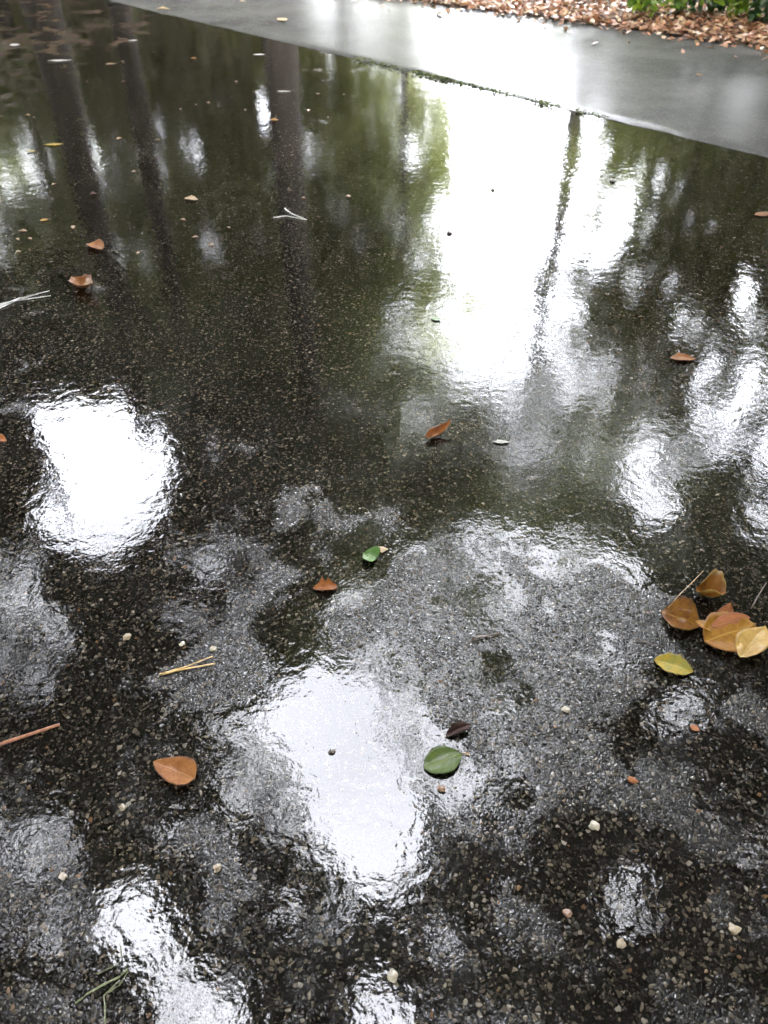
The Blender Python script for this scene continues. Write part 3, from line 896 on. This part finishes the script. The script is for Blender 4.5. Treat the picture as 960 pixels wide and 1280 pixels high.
sticks('twig', 'stem', [([(832, 768), (850, 748), (876, 722)], .0011, .0007)], STALK, 'thin stalk lying across the amber leaf of the heap', 'twig', z=.040)
sticks('twig', 'stem', [([(795, 800), (812, 806), (830, 812)], .0016, .0009)], DTW, 'thin dark twig left of the leaf heap', 'twig')
sticks('twig', 'stem', [([(938, 762), (950, 742), (957, 730)], .0016, .0009)], DTW, 'thin dark twig right of the leaf heap', 'twig')
sticks('grass_sprig', 'blade', [([(95, 1255), (118, 1238), (150, 1222), (160, 1213)], .0012, .0018), ([(132, 1285), (131, 1245), (150, 1226)], .0012, .0007),
                               ([(122, 1218), (140, 1210), (153, 1203), (150, 1180)], .0009, .0005), ([(135, 1242), (150, 1232), (160, 1216)], .0012, .0007)], BLADE,
       'small pale green grass sprig at the lower left', 'grass sprig')
sticks('grass_sprig', 'blade', [([(562, 440), (580, 455), (610, 468)], .0012, .0007), ([(575, 452), (590, 470)], .0010, .0006)], PALE,
       'faint pale grass stalks right of the white reflection', 'grass sprig') if False else None

# pebbles and seeds
PB = {
    'cream': mat_plain('cream_pebble', (.22, .19, .14), (.32, .27, .20), 160, .5, .6),
    'tan': mat_plain('tan_pebble', (.18, .135, .085), (.26, .20, .13), 160, .5, .6),
    'rust': mat_plain('rust_pebble', (.13, .06, .028), (.19, .10, .05), 160, .5, .6),
    'dark': mat_plain('dark_seed', (.03, .022, .017), (.10, .07, .05), 120, .5, .4),
}


def pebble(px, py, size, kind, label, name='pebble', sink=.62):
    p = at(px, py); r = (.62 if kind == 'dark' else .85) * size / F * math.sqrt(p.x ** 2 + p.y ** 2 + CH * CH) / 2
    bm = bmesh.new(); bmesh.ops.create_icosphere(bm, subdivisions=3, radius=1)
    sd = px * .13 + py * .07
    for v in bm.verts:
        k = 1 + .45 * mnoise.noise(v.co * 1.2 + Vector((sd, 0, 0))) + .22 * mnoise.noise(v.co * 3 + Vector((0, sd, 0)))
        v.co = Vector((v.co.x * 1.12 * k, v.co.y * .95 * k, v.co.z * .55 * k)) * r
    me = bpy.data.meshes.new(name); bm.to_mesh(me); bm.free(); me.shade_smooth()
    o = link(name, me, PB[kind]); o.location = (p.x, p.y, .001 + r * .62 * (1 - sink)); o.rotation_euler = (0, 0, sd)
    return tag(o, label, 'seed' if 'seed' in name else 'pebble')


pebble(491, 1220, 13, 'cream', 'cream pebble above the small white puddle at the bottom')
pebble(267, 812, 9, 'cream', 'cream pebble just right of the yellow needle pair')
pebble(228, 806, 8, 'cream', 'cream pebble above the yellow needle pair')
pebble(159, 797, 10, 'tan', 'tan pebble upper left of the yellow needle pair')
pebble(154, 1010, 9, 'tan', 'tan pebble below the pointed tan leaf')
pebble(272, 1085, 10, 'tan', 'tan pebble left of the long white puddle')
pebble(79, 1096, 9, 'cream', 'cream pebble in the lower left shine')
pebble(552, 987, 10, 'rust', 'rust brown pebble directly under the oval green leaf')
pebble(742, 1033, 12, 'cream', 'cream pebble in the dark stones right of centre')
pebble(917, 1162, 12, 'tan', 'tan pebble at the lower right')
pebble(709, 1142, 10, 'rust', 'rust pebble among the dark stones at the lower right')
pebble(776, 1180, 11, 'tan', 'pale tan pebble in the bottom right quarter')
pebble(707, 888, 10, 'cream', 'cream pebble in the grey bumpy stretch')
pebble(415, 940, 11, 'dark', 'dark speck of dirt in the white puddle', name='seed')
pebble(450, 806, 12, 'dark', 'dark round seed at the top of the white puddle', name='seed')
pebble(562, 292, 10, 'dark', 'dark seed in the big white reflection', name='seed')
pebble(616, 238, 8, 'dark', 'smaller dark seed higher in the white reflection', name='seed')
pebble(765, 227, 9, 'dark', 'dark seed right of the slender trunk reflection', name='seed')
pebble(626, 91, 7, 'dark', 'dark seed on the bright part of the concrete strip', name='seed')

# ------------------------------------------------------------------ light
SUN_EL, SUN_AZ = R(64), R(160)
w = bpy.data.worlds.new('World'); S.world = w; w.use_nodes = True
nt = w.node_tree; nt.nodes.clear()
sky = nt.nodes.new('ShaderNodeTexSky'); sky.sky_type = 'NISHITA'; sky.sun_disc = False
sky.sun_elevation = SUN_EL; sky.sun_rotation = SUN_AZ; sky.dust_density = 3.0
hs = nt.nodes.new('ShaderNodeHueSaturation'); hs.inputs['Saturation'].default_value = .13
nt.links.new(sky.outputs[0], hs.inputs['Color'])
# broken cloud cover: brighter and duller parts
tc = nt.nodes.new('ShaderNodeTexCoord'); nz = nt.nodes.new('ShaderNodeTexNoise'); nz.inputs['Scale'].default_value = 2.2; nz.inputs['Detail'].default_value = 5
nt.links.new(tc.outputs['Generated'], nz.inputs['Vector'])
rp_ = nt.nodes.new('ShaderNodeValToRGB'); rp_.color_ramp.elements[0].position = .3; rp_.color_ramp.elements[0].color = (.8, .8, .85, 1)
rp_.color_ramp.elements[1].position = .7; rp_.color_ramp.elements[1].color = (1.5, 1.5, 1.55, 1)
nt.links.new(nz.outputs['Fac'], rp_.inputs['Fac'])
mu = nt.nodes.new('ShaderNodeMix'); mu.data_type = 'RGBA'; mu.blend_type = 'MULTIPLY'; mu.inputs['Factor'].default_value = 1
nt.links.new(hs.outputs[0], mu.inputs[6]); nt.links.new(rp_.outputs[0], mu.inputs[7])
bg = nt.nodes.new('ShaderNodeBackground'); bg.inputs['Strength'].default_value = .15
wo = nt.nodes.new('ShaderNodeOutputWorld')
nt.links.new(mu.outputs[2], bg.inputs[0]); nt.links.new(bg.outputs[0], wo.inputs[0])

sl = bpy.data.lights.new('sun', 'SUN'); sl.energy = 1.3; sl.angle = R(25); sl.color = (1, .97, .93)
so = bpy.data.objects.new('sun', sl); COL.objects.link(so)
so.rotation_euler = (math.pi / 2 - SUN_EL, 0, math.pi - SUN_AZ)

S.view_settings.view_transform = 'Standard'; S.view_settings.look = 'None'
S.view_settings.gamma = 1.0; S.view_settings.exposure = 6.4
S.render.engine = 'CYCLES'
cy = S.cycles
cy.max_bounces = 8; cy.diffuse_bounces = 4; cy.glossy_bounces = 3; cy.transmission_bounces = 3
cy.use_denoising = True
cy.caustics_reflective = False; cy.caustics_refractive = False; cy.sample_clamp_indirect = 0
